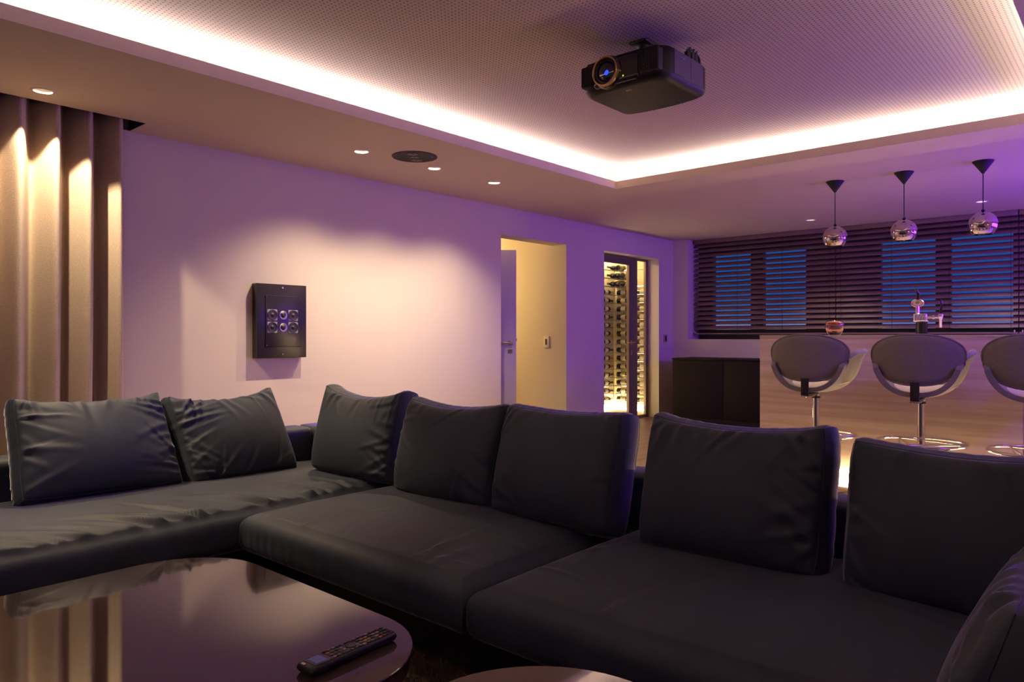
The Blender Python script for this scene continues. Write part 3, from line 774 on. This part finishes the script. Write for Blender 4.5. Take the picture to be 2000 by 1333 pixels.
# ------------------------------------------------------------------ bar stools
def make_stool():
    t = empty('bar_stool', (0, 0, 0), 0, 'x', 'stool', 'tulip bar stools at the bar')
    # back disc: an egg-shaped padded shell, edges bowed towards the bar
    na, nb = 44, 10
    def disc(side):
        v = []
        for i in range(na):
            th = 2 * math.pi * i / na
            c, s = math.cos(th), math.sin(th)
            ny = .268 * np.sign(c) * abs(c) ** (.86); nz = (.128 if s > 0 else .196) * np.sign(s) * abs(s) ** (.92)
            for j in range(nb + 1):
                r = j / nb
                y, z = ny * r, nz * r
                x = -.205 + .9 * (y ** 2) + .10 * (z + .03) * -.6
                th_ = .024 * math.sqrt(max(0, 1 - r ** 4)) if j < nb else 0
                v.append((x + side * th_, y, .965 + z))
        f = []
        for i in range(na):
            i2 = (i + 1) % na
            for j in range(nb): f.append((i * (nb + 1) + j, i2 * (nb + 1) + j, i2 * (nb + 1) + j + 1, i * (nb + 1) + j + 1))
        return v, f
    v1, f1 = disc(-1); v2, f2 = disc(1)
    o = MB().add(v1, f1).build('backrest', M['fabric'], t, sharp=180)
    MB().add(v2, f2).build('backrest_pad', M['cream'], t, sharp=180)
    rim = [v1[i * (nb + 1) + nb] for i in range(na)]
    MB().tube(rim, .007, 8, True).build('piping', M['fabric'], t)
    # seat shell: a bowl whose sides sweep up into rolled arms
    nu, nx_ = 49, 25
    V = []
    for ix in range(nx_):
        q = ix / (nx_ - 1); x = -.215 + .50 * q ** .9
        pm = R(np.interp(q, [0, .12, .28, .5, .82, .91, .96, 1.0], [70, 84, 99, 106, 106, 92, 64, 30]))
        zb = .708 - .012 * math.sin(math.pi * q)
        wid = np.interp(q, [0, .3, .6, 1], [.245, .25, .25, .215])
        for iu in range(nu):
            s = -1 + 2 * iu / (nu - 1); ph = s * pm
            y = wid * np.sign(ph) * abs(math.sin(abs(ph))) ** .82; z = zb + .255 * (1 - math.cos(ph))
            fl = max(0, (abs(ph) - R(78)) / R(25))
            y += np.sign(ph) * .045 * fl ** 1.5; z -= .030 * fl ** 2
            x_ = x + .02 * (1 - math.cos(ph)) 
            V.append((x_, y, z))
    F = [(i * nu + j, i * nu + j + 1, (i + 1) * nu + j + 1, (i + 1) * nu + j) for i in range(nx_ - 1) for j in range(nu - 1)]
    sh = MB().add(V, F).build('seat_shell', M['fabric'], t, sharp=180)
    sm = sh.modifiers.new('thick', 'SOLIDIFY'); sm.thickness = .032; sm.offset = 0
    bv = sh.modifiers.new('edge', 'BEVEL'); bv.width = .010; bv.segments = 3; bv.limit_method = 'ANGLE'
    # padded seat
    mbq = MB()
    prof = [(0.001, .030), (.10, .0295), (.16, .026), (.20, .018), (.212, .009), (.207, .002), (.001, .0)]
    mbq.lathe(prof, (0.02, 0, .716), n=40)
    mbq.v = [(x, y * 1.0, z + .06 * x + .9 * y * y) for x, y, z in mbq.v]
    mbq.build('seat_pad', M['cream'], t, sharp=180)
    MB().rbox(-.235, -.222, -.026, .026, .672, .79, .003, 2).rbox(-.235, .03, -.026, .026, .670, .682, .003, 2).build('bracket', M['blackmatte'], t)
    MB().rbox(-.24, -.10, -.03, .03, .658, .669, .003, 2).build('bracket_plate', M['chrome'], t)
    MB().cyl((0, 0, .655), (0, 0, .69), .034, 20).build('swivel_plate', M['chrome'], t)
    MB().cyl((0, 0, .640), (0, 0, .655), .030, 20).build('collar', M['rubber'], t)
    MB().cyl((0, 0, .012), (0, 0, .64), .0235, 24).build('column', M['chrome'], t)
    MB().lathe([(.001, .0), (.225, .0), (.228, .006), (.215, .011), (.06, .018), (.03, .03)], n=48).build('foot_plate', M['chrome'], t)
    rg = MB().tube([(.262 * math.cos(2 * math.pi * k / 48), .262 * math.sin(2 * math.pi * k / 48), .385) for k in range(48)], .0085, 10, True).build('footrest', M['chrome'], t)
    for k in range(3):
        a = R(40 + 120 * k); a2 = R(40 + 120 * (k + 1))
        MB().cyl((.024 * math.cos(a), .024 * math.sin(a), .300), (.256 * math.cos(a), .256 * math.sin(a), .382), .0055, 10).build('spoke', M['chrome'], rg)
        MB().cyl((.25 * math.cos(a), .25 * math.sin(a), .383), (.25 * math.cos(a2), .25 * math.sin(a2), .383), .0055, 10).build('crossbar', M['chrome'], rg)
    MB().cyl((0, 0, .285), (0, 0, .31), .028, 20).build('spoke_collar', M['chrome'], t)
    return t
stool = make_stool()
for k, (x, y, rz, lb_) in enumerate(((5.35, 1.795, 0, 'grey tulip bar stool at the left end of the bar, nearest the black cabinet'),
                                     (5.35, 1.123, 3, 'grey tulip bar stool in the middle of the row, below the beer tap'),
                                     (5.35, .495, 0, 'grey tulip bar stool cut off by the right edge, tinted purple'))):
    o = stool if k == 0 else copy_tree(stool)
    o.location = (x, y, 0); o.rotation_euler = (0, 0, R(rz)); o['label'] = lb_

# ------------------------------------------------------------------ pendants
def pendant(x, y, label):
    t = empty('pendant_lamp', (x, y, ZC), 0, label, 'lamp', 'mirrored ball pendants above the bar')
    MB().lathe([(.072, 0), (.072, -.002), (.006, -.095), (.0005, -.097)], n=32, cap0=True).build('canopy', M['blackmatte'], t)
    zc = -.478
    MB().cyl((0, 0, -.09), (0, 0, zc + .09), .0035, 8).build('cord', M['rubber'], t)
    prof = [(.098 * math.sin(R(a)), zc + .098 * math.cos(R(a))) for a in list(range(8, 138, 6)) + [138]]
    inner = [(max(.001, r - .003), z) for r, z in prof][::-1]
    MB().lathe([(.001, zc + .098)] + prof + inner, n=40).build('mirror_globe', M['mirror'], t, sharp=60)
    MB().cyl((0, 0, zc + .088), (0, 0, zc + .112), .012, 14).build('cap', M['rubber'], t)
    MB().lathe([(.001, zc + .03), (.022, zc + .022), (.032, zc), (.028, zc - .025), (.012, zc - .043), (.001, zc - .046)], n=20).build('bulb', M['bulbdim'], t)
    lamp('pendant_glow', 'SPOT', (0, 0, zc - .06), 20, WARM, t, spot_size=R(130), spot_blend=.5, shadow_soft_size=.03, aim=(0, 0, -1))
    return t
pendant(6.43, 2.001, 'mirrored ball pendant on a black cone, farthest along the bar, left of the three')
pendant(6.435, 1.473, 'mirrored ball pendant on a black cone, middle one of the three above the bar')
pendant(6.42, .933, 'mirrored ball pendant on a black cone, nearest, right of the three')

# ------------------------------------------------------------------ blinds
n_sl = 18; pitch = .0655
def slat_mesh(L):
    w2 = .0315; v = []; f = []
    K = 6
    for side in (0, 1):
        for k in range(K + 1):
            s = -1 + 2 * k / K; zz = .006 * (1 - s * s) - side * .0028
            for y in (0, L): v.append((s * w2, y, zz))
    n1 = (K + 1) * 2
    for side in (0, 1):
        for k in range(K):
            a = side * n1 + 2 * k; f.append((a, a + 1, a + 3, a + 2))
    f += [(0, 2 * k + 2 * 0, n1, n1) for k in ()]
    f += [(0, 1, n1 + 1, n1), (2 * K, 2 * K + 1, n1 + 2 * K + 1, n1 + 2 * K)]
    return MB().add(v, f).mesh('slat', M['slat'])
for k, (ya, yb, lb_) in enumerate(((2.832, 4.685, 'dark brown slatted venetian blind nearest the left wall, behind the copper bowl'),
                                   (1.015, 2.822, 'dark brown slatted venetian blind behind the beer tap'),
                                   (-.80, 1.005, 'dark brown slatted venetian blind cut off by the right edge'))):
    L = yb - ya
    t = empty('venetian_blind', (9.12, ya, 1.04), 0, lb_, 'blind', 'venetian blinds in the long window recess')
    MB().rbox(-.035, .03, 0, L, 1.305, 1.358, .003, 2).build('headrail', M['slat'], t)
    sm_ = slat_mesh(L)
    for i in range(n_sl):
        shared('slat', sm_, t, (0, 0, 1.275 - i * pitch), (0, R(-50), 0))
    MB().rbox(-.03, .03, 0, L, .070, .088, .003, 2).build('bottom_rail', M['slat'], t)
    for q in (.06, L * .34, L * .66, L - .06):
        MB().box(-.036, -.034, q - .002, q + .002, .08, 1.31).build('ladder_cord', M['cord'], t, smooth=False)
    for q in (.03, L - .03):
        MB().rbox(-.036, -.024, q - .006, q + .006, .085, .11, .002, 1).build('clip', M['clip'], t)

# ------------------------------------------------------------------ things on the bar
ZB = 1.092
t = empty('candle_bowl', (6.2, 1.933, ZB), 0, 'small amber glass bowl on the bar, left of the beer tap', 'bowl')
po = [(.001, .0), (.042, .0), (.052, .012), (.066, .045), (.0725, .075), (.070, .100), (.060, .118)]
pi_ = [(.055, .118), (.0645, .099), (.067, .075), (.060, .046), (.046, .017), (.001, .014)]
MB().lathe(po + pi_, n=40).build('glass', M['amber'], t, sharp=180)
MB().lathe([(.019, .0145), (.019, .034), (.001, .034)], n=20).build('tealight', M['medal'], t)

t = empty('beer_tap', (6.3, 1.319, ZB), 0, 'chrome and black beer tap with an oval medallion on the bar', 'tap')
MB().lathe([(.050, 0), (.050, .006), (.042, .010), (.041, .105)], n=28, cap0=True).build('column', M['gloss'], t)
hb = MB().rbox(-.045, .045, -.046, .052, .102, .168, .012, 3).build('head', M['chrome'], t)
rb = MB()
for k in range(7): rb.cyl((-.047, -.036 + k * .012, .112), (-.047, -.036 + k * .012, .160), .004, 8)
rb.build('ribs', M['steel'], hb)
MB().cyl((0, .028, .165), (0, .028, .225), .016, 18, .014).build('neck', M['chrome'], t)
md = MB().lathe([(.001, -.006), (.032, -.006), (.036, 0), (.032, .006), (.001, .006)], n=36)
def oval(m_, cy, cz, cx=0): m_.v = [(z + cx, x * 1.28 + cy, y * .88 + cz) for x, y, z in m_.v]; return m_
mdo = oval(md, .028, .248).build('medallion', M['medalring'], t)
oval(MB().lathe([(.025, -.0065), (.001, -.0075)], n=30), .028, .248).build('medallion_face', M['medal'], mdo)
oval(MB().lathe([(.012, -.0078), (.001, -.0085)], n=20), .028, .253).build('emblem', M['medalgreen'], mdo)
MB().tube([(0, .028, .276), (0, .026, .300), (0, .024, .320), (-.004, .030, .342), (-.008, .036, .352)], .013, 12).lathe([(.001, .016), (.011, .012), (.016, 0), (.011, -.012), (.001, -.016)], (-.006, .034, .350), n=16).build('upper_lever', M['gloss'], t)
MB().cyl((0, -.04, .137), (0, -.125, .137), .009, 14).cyl((0, -.075, .137), (0, -.09, .137), .015, 14).build('faucet_shank', M['chrome'], t)
MB().lathe([(.001, .022), (.014, .018), (.02, .006), (.018, -.008), (.010, -.03), (.009, -.085), (.007, -.088)], (0, -.128, .145), n=20).build('spout', M['chrome'], t)
MB().tube([(0, -.128, .165), (0, -.130, .190), (0, -.135, .230), (0, -.133, .258), (0, -.126, .268)], .010, 12).build('tap_handle', M['gloss'], t)

# ------------------------------------------------------------------ switches
t = empty('light_switch', (DX1, 5.20, 1.02), 0, 'white light switch on the yellow-lit corridor wall', 'switch')
MB().rbox(-.014, 0, -.042, .042, -.066, .066, .003, 2).build('plate', M['plastic'], t)
MB().rbox(-.017, -.013, -.011, .011, -.034, .034, .002, 2).build('rocker', M['blackmatte'], t)
t = empty('wall_control', (8.73, YL, 1.055), 0, 'small control panel on the purple-lit wall right of the wine cellar', 'switch')
MB().rbox(-.045, .045, -.012, 0, -.055, .055, .003, 2).build('plate', mat('grey_switch_plastic', (0.42, 0.33, 0.33), 0.4), t)
MB().rbox(-.020, .020, -.0145, -.011, -.036, .036, .002, 2).build('rocker', M['blackmatte'], t)

# ------------------------------------------------------------------ wine bottles on the cellar racks
def bottle_proto(cap):
    t = empty('wine_bottle', (0, 0, 0), 0, 'dark wine bottle lying in the lit rack behind the cellar glass', 'bottle', 'wine bottles in the lit cellar rack')
    MB().lathe([(.001, .004), (.030, 0), (.0365, .006), (.0365, .185), (.030, .212), (.0165, .235), (.0148, .24)], axis='Y', n=14).build('bottle_glass', M['bottle'], t)
    MB().lathe([(.0152, .238), (.0150, .290), (.017, .291), (.017, .300), (.001, .301)], axis='Y', n=12).build('capsule', M[cap], t)
    MB().lathe([(.0369, .07), (.0369, .15)], axis='Y', n=14).build('paper_label', M['paper'], t)
    return t
protos = {k: bottle_proto(k) for k in ('capsk', 'capsy', 'capsr', 'capsw')}
used = set()
ORD = 'first second third fourth fifth sixth seventh eighth ninth tenth eleventh twelfth thirteenth fourteenth fifteenth sixteenth seventeenth'.split()
CAPN = dict(capsk='black', capsy='yellow', capsr='red', capsw='pale')
def bottle(kind, loc, rz, row, where):
    o = bottle_(kind, loc, rz)
    o['label'] = '%s-capped wine bottle %s, %s row down' % (CAPN[kind], where, ORD[row])
def bottle_(kind, loc, rz):
    if kind in used: o = copy_tree(protos[kind])
    else: o = protos[kind]; used.add(kind)
    o.location = loc; o.rotation_euler = (0, 0, rz); return o
rack = empty('wine_rack', (8.0, 5.6, 0.03), 0, 'metal peg rack lining the lit wine cellar behind the glass door', 'rack')
random.seed(12)
rail = MB().cyl((-.75, .165, 0), (.90, .165, 0), .004, 6).cyl((-.75, .10, 0), (.90, .10, 0), .004, 6).mesh('rail', M['steel'])
rail2 = MB().cyl((.855, -.44, 0), (.855, .13, 0), .004, 6).cyl((.78, -.44, 0), (.78, .13, 0), .004, 6).mesh('rail', M['steel'])
for i in range(17):
    z = 2.065 - i * .1175
    shared('rail', rail, rack, (0, 0, z - .042 - .03)); shared('rail', rail2, rack, (0, 0, z - .042 - .03))
    if i < 3:
        for k in range(3 - (i == 0)):
            bottle('capsk', (8.87, 5.74 - k * .08, z), math.pi / 2, i, 'pointing out of the side wall, %s from corner' % ORD[k])     # necks out
    else:
        kd = 'capsy' if i in (7, 8) else 'capsr' if i in (11, 12) else random.choice(['capsw', 'capsk', 'capsk', 'capsw'])
        bottle(kd, (8.47, 5.795, z), -math.pi / 2, i, 'along the back wall by the corner')
        bottle('capsk' if i % 3 else 'capsw', (8.14, 5.795, z), -math.pi / 2, i, 'along the back wall, left column')
    if i > 2:
        bottle(random.choice(['capsk', 'capsw', 'capsk']), (8.845, 5.755, z), math.pi, i, 'on the side wall, inner column')
        bottle('capsk', (8.845, 5.44, z), math.pi, i, 'on the side wall, outer column')
for x in (-.7, .05, .80): MB().cyl((x, .19, 0), (x, .19, 2.25), .006, 8).build('upright', M['steel'], rack)
for y in (-.40, .12): MB().cyl((.88, y, 0), (.88, y, 2.25), .006, 8).build('upright', M['steel'], rack)
